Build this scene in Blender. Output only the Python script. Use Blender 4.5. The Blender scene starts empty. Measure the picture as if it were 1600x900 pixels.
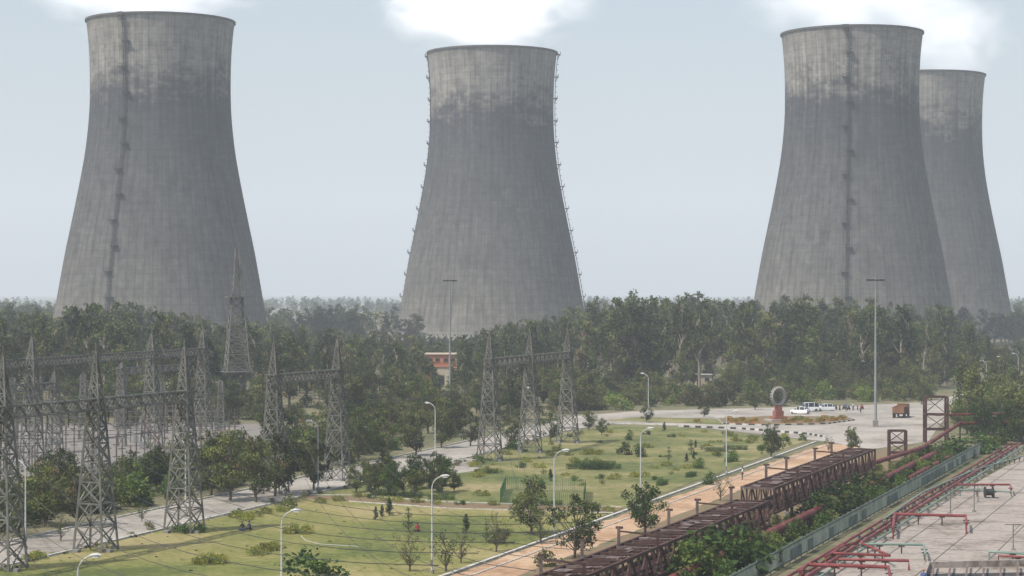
import bpy, math, random
import numpy as np
from mathutils import Vector, Matrix
random.seed(7); rng=np.random.default_rng(7)
F=3200.0; CH=25.0; HY=455.0
scene=bpy.context.scene
def gp(px,py,z=0.0):
    D=(CH-z)*F/(py-HY)
    return Vector(((px-800)*D/F,D,z))
def gd(px,D,z=0.0):
    return Vector(((px-800)*D/F,D,z))
# ------------------------------------------------ materials
def newmat(name):
    m=bpy.data.materials.new(name); m.use_nodes=True
    nt=m.node_tree; b=nt.nodes['Principled BSDF']; b.inputs['Specular IOR Level'].default_value=0.2
    return m,nt,b
def N(nt,t,**k):
    n=nt.nodes.new(t)
    for a,v in k.items(): setattr(n,a,v)
    return n
def ramp(nt,stops):
    r=N(nt,'ShaderNodeValToRGB'); e=r.color_ramp.elements
    while len(e)>1: e.remove(e[-1])
    e[0].position=stops[0][0]; e[0].color=(*stops[0][1],1)
    for p,c in stops[1:]:
        x=e.new(p); x.color=(*c,1)
    return r
def math_(nt,op,a,b=None,c=None):
    n=N(nt,'ShaderNodeMath',operation=op)
    for i,v in enumerate((a,b,c)):
        if v is None: continue
        if isinstance(v,(int,float)): n.inputs[i].default_value=v
        else: nt.links.new(v,n.inputs[i])
    return n.outputs[0]
def noisemat(name,stops,scale=1.0,detail=6,rough=0.85,stretch=(1,1,1),metal=0,scale2=None,mix2=0.5,spec=0.2):
    m,nt,b=newmat(name)
    g=N(nt,'ShaderNodeNewGeometry'); mp=N(nt,'ShaderNodeMapping')
    mp.inputs['Scale'].default_value=stretch
    nt.links.new(g.outputs['Position'],mp.inputs['Vector'])
    n=N(nt,'ShaderNodeTexNoise'); n.inputs['Scale'].default_value=scale; n.inputs['Detail'].default_value=detail; n.inputs['Roughness'].default_value=0.62
    nt.links.new(mp.outputs[0],n.inputs['Vector'])
    fac=n.outputs['Fac']
    if scale2:
        n2=N(nt,'ShaderNodeTexNoise'); n2.inputs['Scale'].default_value=scale2; n2.inputs['Detail'].default_value=4
        nt.links.new(mp.outputs[0],n2.inputs['Vector'])
        a=math_(nt,'MULTIPLY',fac,1-mix2); fac=math_(nt,'MULTIPLY_ADD',n2.outputs['Fac'],mix2,a)
    rp=ramp(nt,stops); nt.links.new(fac,rp.inputs[0]); nt.links.new(rp.outputs[0],b.inputs['Base Color'])
    b.inputs['Roughness'].default_value=rough; b.inputs['Metallic'].default_value=metal; b.inputs['Specular IOR Level'].default_value=spec
    return m
def var(c,k=0.25): return [(0.3,tuple(x*(1-k) for x in c)),(0.7,tuple(x*(1+k) for x in c))]
M={}
M['ground']=noisemat('scrub_ground',[(0.3,(.075,.085,.035)),(0.45,(.12,.12,.06)),(0.55,(.19,.165,.10)),(0.68,(.10,.11,.045))],0.05,10,0.95,scale2=0.6,mix2=.4)
M['lawn']=noisemat('lawn_grass',[(0.40,(.085,.105,.028)),(0.46,(.15,.16,.042)),(0.52,(.205,.19,.062)),(0.59,(.29,.24,.11))],0.04,10,0.95,scale2=1.3,mix2=.30)
M['lawn2']=noisemat('rear_lawn_grass',[(0.40,(.07,.09,.028)),(0.46,(.12,.135,.042)),(0.53,(.18,.17,.062)),(0.60,(.28,.23,.12))],0.06,10,0.95,scale2=1.0,mix2=.33)
M['road']=noisemat('concrete_road',[(0.37,(.19,.17,.14)),(0.5,(.32,.29,.25)),(0.63,(.42,.385,.335))],0.08,9,0.9,scale2=1.2,mix2=.35)
M['dirt']=noisemat('dirt_road',[(0.38,(.28,.17,.10)),(0.5,(.42,.275,.17)),(0.62,(.52,.39,.27))],0.09,9,0.95,scale2=1.2,mix2=.35)
M['soil']=noisemat('soil',[(0.3,(.13,.09,.05)),(0.5,(.2,.14,.085)),(0.7,(.11,.12,.045))],0.15,9,0.95,scale2=1.2,mix2=.45)
M['yard']=noisemat('yard_concrete',[(0.37,(.12,.10,.08)),(0.45,(.26,.22,.185)),(0.55,(.36,.315,.275)),(0.63,(.20,.17,.14))],0.12,10,0.9,scale2=1.6,mix2=.33)
M['gravel']=noisemat('switchyard_gravel',[(0.3,(.15,.135,.12)),(0.5,(.22,.20,.18)),(0.7,(.17,.15,.12))],0.1,9,0.95,scale2=1.5,mix2=.5)
M['kerb']=noisemat('kerb_paint',var((.50,.48,.43),.3),0.8)
M['kerbk']=noisemat('kerb_black',var((.05,.05,.05)),1)
M['steel']=noisemat('galvanised_steel',var((.16,.156,.138),.4),0.6,rough=.7)
M['steel_dark']=noisemat('dark_steel',var((.04,.04,.038)),0.6,rough=.6)
M['lamp']=noisemat('lamp_post_paint',var((.50,.51,.51),.12),0.6,rough=.45)
M['hm']=noisemat('mast_galvanising',var((.25,.26,.26),.12),0.6,rough=.5)
M['lampgl']=noisemat('lamp_glass',var((.5,.5,.48),.05),0.6,rough=.2,spec=.5)
M['rust']=noisemat('rusty_steel',[(0.3,(.035,.020,.017)),(0.5,(.075,.040,.033)),(0.7,(.14,.085,.07))],0.7,8,0.85,scale2=3)
M['deck']=noisemat('rack_decking',[(0.3,(.07,.05,.045)),(0.5,(.15,.11,.10)),(0.7,(.24,.2,.18))],0.8,8,0.85,scale2=3)
M['redpipe']=noisemat('red_pipe_paint',[(0.3,(.13,.028,.028)),(0.5,(.22,.045,.045)),(0.7,(.30,.10,.09))],0.5,6,0.6,spec=.3)
M['dredpipe']=noisemat('oxide_pipe_paint',[(0.3,(.10,.02,.02)),(0.5,(.16,.035,.03)),(0.7,(.23,.08,.07))],0.5,6,0.6)
M['greenpipe']=noisemat('green_pipe_paint',var((.18,.26,.215),.2),0.5,rough=.5)
M['fence']=noisemat('fence_paint',[(0.3,(.09,.125,.105)),(0.5,(.15,.185,.16)),(0.7,(.22,.24,.215))],0.5,6,.8)
M['net']=noisemat('green_netting',var((.05,.13,.05)),0.7)
M['insul']=noisemat('porcelain',var((.12,.07,.05)),0.7,rough=.4)
M['bark']=noisemat('bark',var((.12,.095,.07),.35),1.5,stretch=(1,1,.3))
M['barkl']=noisemat('pale_bark',var((.26,.22,.17),.35),1.5,stretch=(1,1,.3))
def leafmat(n,c,v=.5):
    m,nt,b=newmat(n)
    oi=N(nt,'ShaderNodeObjectInfo'); g=N(nt,'ShaderNodeNewGeometry')
    nn=N(nt,'ShaderNodeTexNoise'); nn.inputs['Scale'].default_value=.5; nt.links.new(g.outputs['Position'],nn.inputs['Vector'])
    f=math_(nt,'MULTIPLY_ADD',oi.outputs['Random'],.65,math_(nt,'MULTIPLY',nn.outputs['Fac'],.35))
    a=tuple(x*(1-v) for x in c); d=(min(1,c[0]*(1+v)),c[1]*(1+v*.8),c[2]*(1+v*.6))
    rp=ramp(nt,[(0.15,a),(0.5,c),(0.85,d)]); nt.links.new(f,rp.inputs[0])
    tr=N(nt,'ShaderNodeBsdfTranslucent'); mx=N(nt,'ShaderNodeMixShader'); mx.inputs[0].default_value=.25
    nt.links.new(rp.outputs[0],b.inputs['Base Color']); nt.links.new(rp.outputs[0],tr.inputs['Color'])
    b.inputs['Roughness'].default_value=.75
    nt.links.new(b.outputs[0],mx.inputs[1]); nt.links.new(tr.outputs[0],mx.inputs[2])
    nt.links.new(mx.outputs[0],nt.nodes['Material Output'].inputs['Surface'])
    return m
L={'d':leafmat('leaf_dark',(.042,.062,.019)),'m':leafmat('leaf_mid',(.078,.104,.030)),'l':leafmat('leaf_light',(.138,.158,.048)),
   'g':leafmat('leaf_green',(.085,.145,.028)),'gd':leafmat('leaf_green_dark',(.040,.078,.020)),'y':leafmat('leaf_yellow',(.27,.27,.05),.3),
   'b':leafmat('leaf_brown',(.15,.12,.06)),'o':leafmat('flower_orange',(.5,.2,.05),.3),'yg':leafmat('leaf_yellow_green',(.15,.19,.04))}
# ------------------------------------------------ mesh builder
class MB:
    def __init__(s): s.v=[]; s.f=[]; s.m=[]; s.mats=[]
    def mi(s,mat):
        if mat not in s.mats: s.mats.append(mat)
        return s.mats.index(mat)
    def add(s,vs,fs,mat):
        o=len(s.v); k=s.mi(mat)
        s.v.extend([tuple(v) for v in vs]); s.f.extend([tuple(i+o for i in f) for f in fs]); s.m.extend([k]*len(fs))
    def beam(s,p,q,w,mat,h=None):
        p=Vector(p); q=Vector(q); d=(q-p)
        if d.length<1e-6: return
        d.normalize(); up=Vector((0,0,1)) if abs(d.z)<.95 else Vector((0,1,0))
        a=d.cross(up).normalized(); b=a.cross(d).normalized(); h=h or w
        a=a*w/2; b=b*h/2
        vs=[p-a-b,p+a-b,p+a+b,p-a+b,q-a-b,q+a-b,q+a+b,q-a+b]
        s.add(vs,[(0,3,2,1),(4,5,6,7),(0,1,5,4),(1,2,6,5),(2,3,7,6),(3,0,4,7)],mat)
    def box(s,c,sz,mat,rz=0):
        R=Matrix.Rotation(rz,3,'Z'); c=Vector(c)
        vs=[c+R@Vector((x*sz[0]/2,y*sz[1]/2,z*sz[2]/2)) for z in(-1,1) for x,y in((-1,-1),(1,-1),(1,1),(-1,1))]
        s.add(vs,[(0,3,2,1),(4,5,6,7),(0,1,5,4),(1,2,6,5),(2,3,7,6),(3,0,4,7)],mat)
    def tube(s,pts,rs,mat,n=8,cap=True):
        pts=[Vector(p) for p in pts]
        if isinstance(rs,(int,float)): rs=[rs]*len(pts)
        vs=[];fs=[]
        for i,p in enumerate(pts):
            d=(pts[min(i+1,len(pts)-1)]-pts[max(i-1,0)]).normalized()
            up=Vector((0,0,1)) if abs(d.z)<.9 else Vector((0,1,0))
            a=d.cross(up).normalized(); b=a.cross(d)
            for k in range(n):
                t=2*math.pi*k/n; vs.append(p+(a*math.cos(t)+b*math.sin(t))*rs[i])
        for i in range(len(pts)-1):
            for k in range(n):
                fs.append((i*n+k,i*n+(k+1)%n,(i+1)*n+(k+1)%n,(i+1)*n+k))
        if cap: fs.append(tuple(range(n))[::-1]); fs.append(tuple((len(pts)-1)*n+k for k in range(n)))
        s.add(vs,fs,mat)
    def mesh(s,name):
        me=bpy.data.meshes.new(name); me.from_pydata(s.v,[],s.f)
        for m in s.mats: me.materials.append(m)
        me.polygons.foreach_set('material_index',s.m); me.update(); return me
    def obj(s,name,parent=None,loc=(0,0,0),rz=0,smooth=False):
        me=s.mesh(name)
        if smooth: me.polygons.foreach_set('use_smooth',[True]*len(me.polygons))
        return inst(name,me,loc,1,rz,parent)
def inst(name,me,loc=(0,0,0),sc=1,rz=0,parent=None):
    o=bpy.data.objects.new(name,me); scene.collection.objects.link(o)
    o.location=loc; o.rotation_euler=(0,0,rz); o.scale=(sc,)*3 if isinstance(sc,(int,float)) else sc
    if parent: o.parent=parent
    return o
def empty(name,loc=(0,0,0),rz=0):
    e=inst(name,None,loc,1,rz); e.empty_display_size=1; return e
def sheet(name,pts,z,mat,jit=0.0,step=3.0):
    w=[gp(p[0],p[1]) for p in pts]
    out=[]
    for i in range(len(w)):
        a=w[i]; b=w[(i+1)%len(w)]; n=max(1,int((b-a).length/step)) if jit else 1
        for k in range(n):
            p=a.lerp(b,k/n)
            if jit and k: p=p+Vector((random.uniform(-jit,jit),random.uniform(-jit,jit),0))
            out.append((p.x,p.y,z))
    me=bpy.data.meshes.new(name); me.from_pydata(out,[],[tuple(range(len(out)))]); me.materials.append(mat)
    if me.polygons[0].normal.z<0: me.flip_normals()
    return inst(name,me)
# ------------------------------------------------ ground
S=16000
me=bpy.data.meshes.new('ground'); me.from_pydata([(-S,-400,0),(S,-400,0),(S,2*S,0),(-S,2*S,0)],[],[(0,1,2,3)]); me.materials.append(M['ground']); inst('ground',me)
road_px=[(-200,894),(0,850),(740,688),(900,650),(1000,642),(1330,634),(1440,629),(1640,588),(1640,600),(1480,648),(1450,690),(1360,702),(1290,690),(1060,664),(960,661),(880,673),(740,712),(0,885),(-200,932)]
sheet('road',road_px,.02,M['road'])
sheet('lawn',[(-200,937),(0,889),(480,777),(545,782),(700,793),(960,800),(700,895),(300,1034),(-200,1034)],.03,M['lawn'])
sheet('rear_lawn',[(484,776),(740,716),(880,677),(960,665),(1060,668),(1262,688),(970,795),(700,787),(550,776)],.035,M['lawn2'])
sheet('garden_path',[(470,779),(484,775),(550,775),(700,786),(972,794),(960,801),(700,794),(545,783)],.045,M['soil'],.15,2)
sheet('dirt_road',[(300,1042),(712,897),(1290,693),(1345,697),(1335,703),(1200,750),(900,866),(500,1020),(400,1060)],.02,M['dirt'],.25,2)
sheet('soil_strip',[(500,1024),(900,868),(1200,752),(1335,705),(1440,700),(1400,760),(1180,900),(900,1040)],.012,M['soil'],.5,3)
sheet('concrete_yard',[(916,1100),(1240,915),(1640,690),(1900,700),(2200,1100)],.03,M['yard'])
sheet('switchyard_gravel',[(-300,780),(-300,660),(400,662),(430,690),(200,722),(0,752)],.02,M['gravel'],.5,4)
sheet('bare_patch',[(640,722),(700,716),(760,718),(740,736),(690,742),(640,738)],.05,M['road'],.5,2)
sheet('grass_verge',[(1140,655),(1000,652),(940,657),(1060,661),(1130,664)],.045,M['lawn2'],.3,2)
def strip(name,px,w,h,mat,mat2=None,seg=1.0,zc=0):
    mb=MB(); w3=[gp(*p) for p in px]; k=0
    for a,b in zip(w3,w3[1:]):
        n=max(1,int((b-a).length/seg)) 
        for i in range(n):
            p=a.lerp(b,i/n); q=a.lerp(b,(i+.96)/n)
            z=Vector((0,0,h/2+zc)); mb.beam(p+z,q+z,w,mat if (k%2==0 or not mat2) else mat2,h); k+=1
    return mb.obj(name)
strip('kerb',[(0,887),(740,713),(880,674),(960,662),(1060,665)],.22,.14,M['kerb'],None,4)
strip('kerb',[(-100,870),(0,849),(740,687),(900,649)],.22,.14,M['kerb'],None,4)
strip('kerb',[(400,1000),(705,897),(1275,691)],.35,.18,M['kerb'],None,4)
strip('kerb',[(440,992),(745,897),(1290,697)],.15,.10,M['kerb'],None,4)
strip('kerb',[(484,774),(550,774),(700,785),(972,793)],.12,.14,M['kerb'],None,3)
strip('kerb',[(545,784),(700,795),(960,802)],.12,.14,M['kerb'],None,3)
strip('painted_kerb',[(1060,667),(1160,671),(1262,679),(1290,684)],.3,.35,M['kerb'],M['kerbk'],1.1)
strip('painted_kerb',[(1120,655),(1130,663),(1200,665),(1290,663),(1335,657),(1320,651)],.25,.25,M['kerb'],M['kerbk'],1.1)
sheet('traffic_island',[(1120,655),(1130,663),(1200,665),(1290,663),(1335,657),(1320,651),(1200,650)],.06,M['soil'])
mb=MB()
for i in range(12): 
    off=8+i*5; a=Vector((22.5+.368*(150-180)+off,150,.036)); b=a+Vector((.368,1,0))*170; mb.beam(a,b,.09,M['kerbk'],.01)
for j in range(22):
    D=152+j*8; mb.beam(Vector((22.5+.368*(D-180)+7,D,.034)),Vector((22.5+.368*(D-180)+72,D-22,.034)),.09,M['kerbk'],.01)
mb.obj('pavement_joints')
# ------------------------------------------------ vegetation meshes
def leafmesh(centers,radii,nleaf,leaf,keys,flat=.8):
    V=[];MI=[]
    for c,r,k in zip(centers,radii,keys):
        n=max(4,int(nleaf*r*r))
        p=rng.normal(size=(n,3)); p/=np.linalg.norm(p,axis=1)[:,None]; p*=(rng.random(n)**.45)[:,None]*np.array([r,r,r*flat])
        p+=np.array(c)
        a=rng.normal(size=(n,3)); a/=np.linalg.norm(a,axis=1)[:,None]
        b=rng.normal(size=(n,3)); b-=a*(a*b).sum(1)[:,None]; b/=np.linalg.norm(b,axis=1)[:,None]
        s=(leaf*(.6+.8*rng.random(n)))[:,None]
        a=a*s; b=b*s*.55
        q=np.stack([p-a,p-b,p+a,p+b],axis=1)
        V.append(q.reshape(-1,3)); MI+= [k]*n
    return np.concatenate(V),MI
def plant(name,h,w,cb,ncl,crad,dens,leaf,mix,shape='euc',bark='bark',trunk=True,seed=0,lean=.03,flat=.8):
    random.seed(seed)
    mb=MB(); cs=[];rs=[];ks=[]
    bend=[Vector((0,0,0))]
    for i in range(1,6):
        bend.append(Vector((random.uniform(-1,1)*h*lean*i/3,random.uniform(-1,1)*h*lean*i/3,h*.88*i/5)))
    if trunk:
        r0=h*.018+.05
        mb.tube(bend,[r0,r0*.85,r0*.7,r0*.5,r0*.35,r0*.15],M[bark],6)
    for i in range(ncl):
        t=(i+random.random())/ncl
        if shape=='euc': prof=(.5+.5*math.sin(math.pi*min(1,t+.1))) if t<.6 else 1.0-(t-.6)/.4*.8
        elif shape=='cone': prof=1.05-t
        else: prof=math.sqrt(max(0.05,1-(2*t-1)**2)) if cb>0.1 else math.sqrt(max(.05,1-t*t))
        z=cb+(h-cb)*t*.97; rr=w/2*prof*random.uniform(.25,1); an=random.uniform(0,6.283)
        f=min(4.999,max(0,z/(h*.88)*5)); k=int(f); base=bend[k].lerp(bend[min(5,k+1)],f-k) 
        c=Vector((base.x+rr*math.cos(an),base.y+rr*math.sin(an),z))
        cs.append(c); r=crad*random.uniform(.55,1.25)*(.65 if t>.8 else 1); rs.append(r); ks.append(random.choice(mix))
        if trunk:
            zb=max(h*.12,z-rr*1.1-h*.05); f=min(4.999,zb/(h*.88)*5); kk=int(f); st=bend[kk].lerp(bend[kk+1],f-kk)
            mid=st.lerp(c,.5)+Vector((0,0,-.06*rr))
            mb.tube([st,mid,c],[h*.006+.02,h*.004+.015,.012],M[bark],4,False)
    V,MI=leafmesh([tuple(c) for c in cs],rs,dens,leaf,ks,flat)
    o=len(mb.v)
    idx={u:mb.mi(L[u]) for u in sorted(set(MI))}
    mb.v.extend(map(tuple,V.tolist()))
    n=len(MI); mb.f.extend([(o+4*i,o+4*i+1,o+4*i+2,o+4*i+3) for i in range(n)]); mb.m.extend([idx[u] for u in MI])
    return mb.mesh(name)
FT=[plant('forest_tree_mesh',17,w,cb,n,1.25,38,.34,m,'euc','barkl',seed=s,flat=1.05,lean=.05) for s,m,w,cb,n in
    ((1,'ddml',5.2,4.5,22),(2,'ddmm',6.5,5,26),(3,'dmml',5.5,6,20),(4,'dddm',7.5,4,30),(5,'dmml',4.6,5,20),(6,'dml',6.2,7,20))]
FT+=[plant('forest_tree_mesh',15,9.5,3,28,1.7,34,.34,m,'round','bark',seed=s) for s,m in ((11,'ddm'),(12,'dml'),(13,'mmlb'))]
NT=[plant('tree_mesh',7,5.8,1.4,32,.85,125,.16,m,'round','bark',seed=s) for s,m in ((21,['d','m','m']),(22,['m','l','m']),(23,['m','b','l']),(24,['gd','gd','g']))]
SP=[plant('sparse_tree_mesh',6,4.5,1.2,24,.65,75,.12,m,'round','bark',seed=s,lean=.05) for s,m in ((31,['m','b','b']),(32,['m','l','b']),(33,['g','l']))]
SH=[plant('shrub_mesh',2.4,3.4,.1,20,.75,85,.15,m,'dome','bark',trunk=False,seed=s) for s,m in ((41,['m','m','d']),(42,['l','m']),(43,['b','m','l']),(44,['g','gd']),(45,['g','yg']))]
LOW=[plant('low_shrub_mesh',.8,2.4,.05,22,.42,220,.09,m,'dome','bark',trunk=False,seed=s) for s,m in ((51,['y','yg','y']),(52,['gd','g']),(53,['o','y','g','o']))]
TP=plant('topiary_mesh',2.6,1.3,.3,34,.34,420,.075,['gd','gd','d'],'cone','bark',seed=61,lean=0)
def topi2(spec):
    mb=MB(); mb.tube([(0,0,0),(0,0,spec[-1][0])],[.07,.04],M['bark'],6)
    V,MI=leafmesh([(0,0,z) for z,r in spec],[r for z,r in spec],420,.075,['gd','g','gd'][:len(spec)],.75)
    o=len(mb.v); ix={u:mb.mi(L[u]) for u in set(MI)}
    mb.v.extend(map(tuple,V.tolist())); mb.f.extend([(o+4*i,o+4*i+1,o+4*i+2,o+4*i+3) for i in range(len(MI))]); mb.m.extend([ix[u] for u in MI])
    return mb.mesh('tiered_topiary_mesh')
TP2=topi2([(.8,.7),(1.7,.52),(2.4,.34)]); TP3=topi2([(.62,.72)])
def hedgemesh(Ln):
    rr=[];cc=[];n=int(Ln/.3)
    for i in range(n):
        for y in(-.3,.3):
            for z in(.22,.6): cc.append(((i+.5)*Ln/n-Ln/2,y,z)); rr.append(.34)
    V,MI=leafmesh(cc,rr,330,.07,[random.choice(['gd','g','gd']) for _ in cc],.9)
    mb=MB(); ix={u:mb.mi(L[u]) for u in set(MI)}
    mb.v.extend(map(tuple,V.tolist())); mb.f.extend([(4*i,4*i+1,4*i+2,4*i+3) for i in range(len(MI))]); mb.m.extend([ix[u] for u in MI])
    return mb.mesh('clipped_hedge_mesh')
HD1=hedgemesh(4.0)
random.seed(99)
def interp(x,pts):
    if x<=pts[0][0]: return pts[0][1]
    for (a,b),(c,d) in zip(pts,pts[1:]):
        if x<=c: return b+(d-b)*(x-a)/(c-a)
    return pts[-1][1]
s1,s2,s3,s4=3.65,3.226,3.487,2.913
TW=[(gd(251,F/s1),-29,[0]),(gd(769,F/s2),0,[1]),(gd(1331,F/s3),0,[2]),(gd(1446,F/s4),0,[3])]
ytop=[(-200,488),(0,486),(60,488),(100,478),(200,472),(290,490),(330,497),(420,502),(520,514),(600,518),(640,522),(660,526),(700,530),(730,522),(790,503),(870,496),(920,474),(1000,464),(1060,463),(1150,476),(1220,464),(1300,465),(1400,472),(1480,478),(1520,505),(1560,540),(1600,528),(1800,500)]
yfront=[(-200,645),(400,640),(640,628),(720,622),(900,612),(1200,606),(1400,612),(1500,600),(1600,592),(1800,590)]
forest=empty('forest')
D=440.0
cnt=0
while D<900:
    st=7.4+D*.0036
    X=-.33*D
    while X<.33*D:
        x=X+random.uniform(-3.6,3.6); d=D+random.uniform(-3,3); X+=st
        px=800+x*F/d; fr=CH*F/(interp(px,yfront)-HY)
        if d<fr: continue
        if any((t[0].x-x)**2+(t[0].y-d)**2<54**2 for t in TW): continue
        if 658<px<720 and d<575: continue
        ht=(CH-(interp(px,ytop)-HY)*max(d,560)/F)*(1.05-.55*random.random()**1.3)
        if random.random()<.12: continue
        if random.random()<.06: ht*=1.12
        if ht<4: continue
        m=random.choice(FT[:6] if random.random()<.8 else FT[6:])
        k=ht/17.0; wk=max(k,.6)*random.uniform(.75,1.15)
        inst('tree',m,(x,d,-.1),(wk,wk,k),random.uniform(0,6.28),forest); cnt+=1
    D+=st
for px,d,h in [(662,505,9),(672,512,7.5),(655,500,11),(716,508,9),(722,500,12),(709,500,5),(680,500,4.5),(664,470,6),(676,475,5),(715,480,6)]:
    k=h/17; inst('tree',random.choice(FT[:6]),gd(px,d),(.75,.75,k),random.uniform(0,6.28),forest)
woods=empty('distant_woods')
for _ in range(2600):
    D=940+ (random.random()**1.6)*2600; x=random.uniform(-.3,.3)*D
    if any((t[0].x-x)**2+(t[0].y-D)**2<58**2 for t in TW): continue
    if math.sin(x*.011+D*.004)+math.sin(D*.013+1)*.8+random.uniform(-.8,.8)<-.25: continue
    k=random.uniform(.6,1.12); w=k*random.uniform(1.1,1.7)
    inst('tree',random.choice(FT),(x,D,-.1),(w,w,k),random.uniform(0,6.28),woods)
def scatter(name,poly,n,meshes,smin,smax,szy=(.8,1.2)):
    e=empty(name)
    W=[gp(*p) for p in poly]
    def inside(x,y):
        r=False;j=len(W)-1
        for i in range(len(W)):
            if (W[i].y>y)!=(W[j].y>y) and x<(W[j].x-W[i].x)*(y-W[i].y)/(W[j].y-W[i].y)+W[i].x: r=not r
            j=i
        return r
    x0=min(p.x for p in W);x1=max(p.x for p in W);y0=min(p.y for p in W);y1=max(p.y for p in W); c=0;t=0
    while c<n and t<n*40:
        t+=1; x=random.uniform(x0,x1); y=random.uniform(y0,y1)
        if inside(x,y):
            k=random.uniform(smin,smax); inst(name+'_plant',random.choice(meshes),(x,y,-.03),(k,k,k*random.uniform(*szy)),random.uniform(0,6.28),e); c+=1
    return e
scatter('shrubbery',[(-100,800),(180,760),(300,722),(470,695),(560,700),(640,690),(620,705),(400,755),(200,795),(-100,858)],170,SH[:4]+SH[:3]+[SH[4]],.7,1.5)
scatter('roadside_trees',[(-100,790),(250,745),(470,690),(640,655),(760,640),(720,680),(620,700),(400,745),(200,780),(-100,835)],44,NT[:3]+SP[:2],.65,1.15)
scatter('scrub_woodland',[(420,690),(400,640),(700,625),(900,618),(960,640),(880,650),(740,680),(600,700)],130,NT[:3]+SH[:3],.7,1.3)
scatter('roadside_scrub',[(900,645),(900,610),(1200,603),(1420,612),(1440,626),(1330,632),(1000,639)],190,[SH[0],SH[1],SH[2],SH[2],SH[4]],.8,1.8)
scatter('scrub_trees',[(900,625),(900,605),(1200,598),(1560,592),(1600,586),(1440,622),(1200,622)],75,NT[:3],.7,1.3)
scatter('switchyard_scrub',[(-100,668),(-100,640),(420,640),(430,668)],110,NT[:3]+SH[:3],.7,1.2)
scatter('verge_shrubs',[(1500,690),(1480,655),(1600,610),(1700,600),(1750,680),(1640,690),(1570,700)],80,[SH[3],SH[4],SH[1],NT[1]],.8,1.6)
scatter('fence_shrubs',[(1000,1000),(1160,905),(1500,720),(1540,698),(1570,694),(1440,720),(1240,835),(1030,940)],210,[SH[3],SH[4],SH[1],LOW[1],SH[4]],.3,.9)
scatter('weeds',[(700,1000),(960,880),(1230,775),(1400,722),(1440,722),(1250,830),(1000,960)],160,[SH[2],SH[4],LOW[1],LOW[0]],.2,.55)
scatter('lawn_weeds',[(0,895),(480,782),(545,786),(700,797),(950,803),(700,890),(300,1000),(0,960)],170,[LOW[1],LOW[0],LOW[0]],.08,.2)
scatter('verge_weeds',[(0,880),(480,772),(740,712),(880,675),(870,682),(740,722),(480,782),(0,895)],90,[LOW[1],SH[2],LOW[0]],.12,.4)
scatter('garden_grove',[(560,772),(545,760),(600,742),(700,752),(725,772),(640,778)],24,NT[:2]+[NT[3]],.38,.6)
scatter('garden_shrubs',[(740,722),(880,680),(1050,670),(1260,688),(1080,750),(900,775),(700,745)],80,[LOW[0],LOW[1],LOW[0],LOW[0],SH[3],TP3,LOW[1]],.35,.95)
def tree(px,py,mesh,h,name='tree',base=7.0,wk=1):
    k=h/base; inst(name,mesh,gp(px,py)-Vector((0,0,.05)),(k*wk,k*wk,k),random.uniform(0,6.28))
for a in [(830,835,NT[1],6.2),(898,872,NT[0],6.0),(775,862,SP[1],4.6),(845,850,SP[2],5),(640,893,SP[0],4.4),(697,893,SP[2],4.6),(720,880,SP[0],3.6),
          (1008,835,NT[3],5.4),(1125,783,SP[1],4),(95,845,SP[1],3.6),(222,815,SP[2],2.6),(490,765,NT[0],6.4),(360,782,NT[2],8.5),(400,785,NT[2],8),(330,775,NT[1],8),(430,775,NT[0],7.5),
          (70,822,NT[2],7),(120,822,NT[2],6.5),(30,838,NT[0],6.5),(650,712,NT[1],6.8),(690,700,NT[1],6.5),(600,716,NT[0],6.5),(1205,715,NT[1],5.2),(1330,705,NT[1],4),(1295,706,SP[2],3),
          (1530,690,NT[3],6.8),(1565,695,NT[3],6.8),(1595,690,NT[3],6.5),(1540,660,NT[1],6.5),(1440,632,NT[1],5.5),(1455,625,NT[1],5.5),(940,680,NT[0],3),(560,720,NT[0],7.5),(530,728,NT[2],6.5),
          (1180,640,NT[1],4),(1100,652,NT[0],3),(800,700,NT[1],4.8),(860,690,NT[0],4.8),(735,697,NT[0],5.5),(920,672,NT[1],3.8),(1010,660,NT[0],3.3)]:
    tree(*a)
for px,py,m,h,wk in [(480,925,SH[3],3.4,1.3),(1120,905,SH[3],4.4,1.4),(1165,885,SH[3],3.8,1.2),(1080,915,SH[4],3.8,1.2),(1300,815,SH[3],3.8,1.4),(1335,793,SH[3],3.6,1.3),(1285,805,SH[1],2.8,1.2),(1365,775,SH[0],3,1.3),(1210,862,SH[4],2,1.3),(1245,845,SH[3],2,1.3),
        (855,885,SH[1],1.5,1.2),(1010,808,SH[4],2,1),(1490,715,SH[3],3.2,1.5),(1530,708,SH[3],3.2,1.4),(1455,725,SH[1],2.8,1.4),(1110,757,SH[3],1.6,1),(930,800,SH[0],1.2,1),(780,850,SH[2],1.6,1),(450,795,SH[1],1.6,1)]:
    tree(px,py,m,h,'shrub',2.4,wk)
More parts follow.
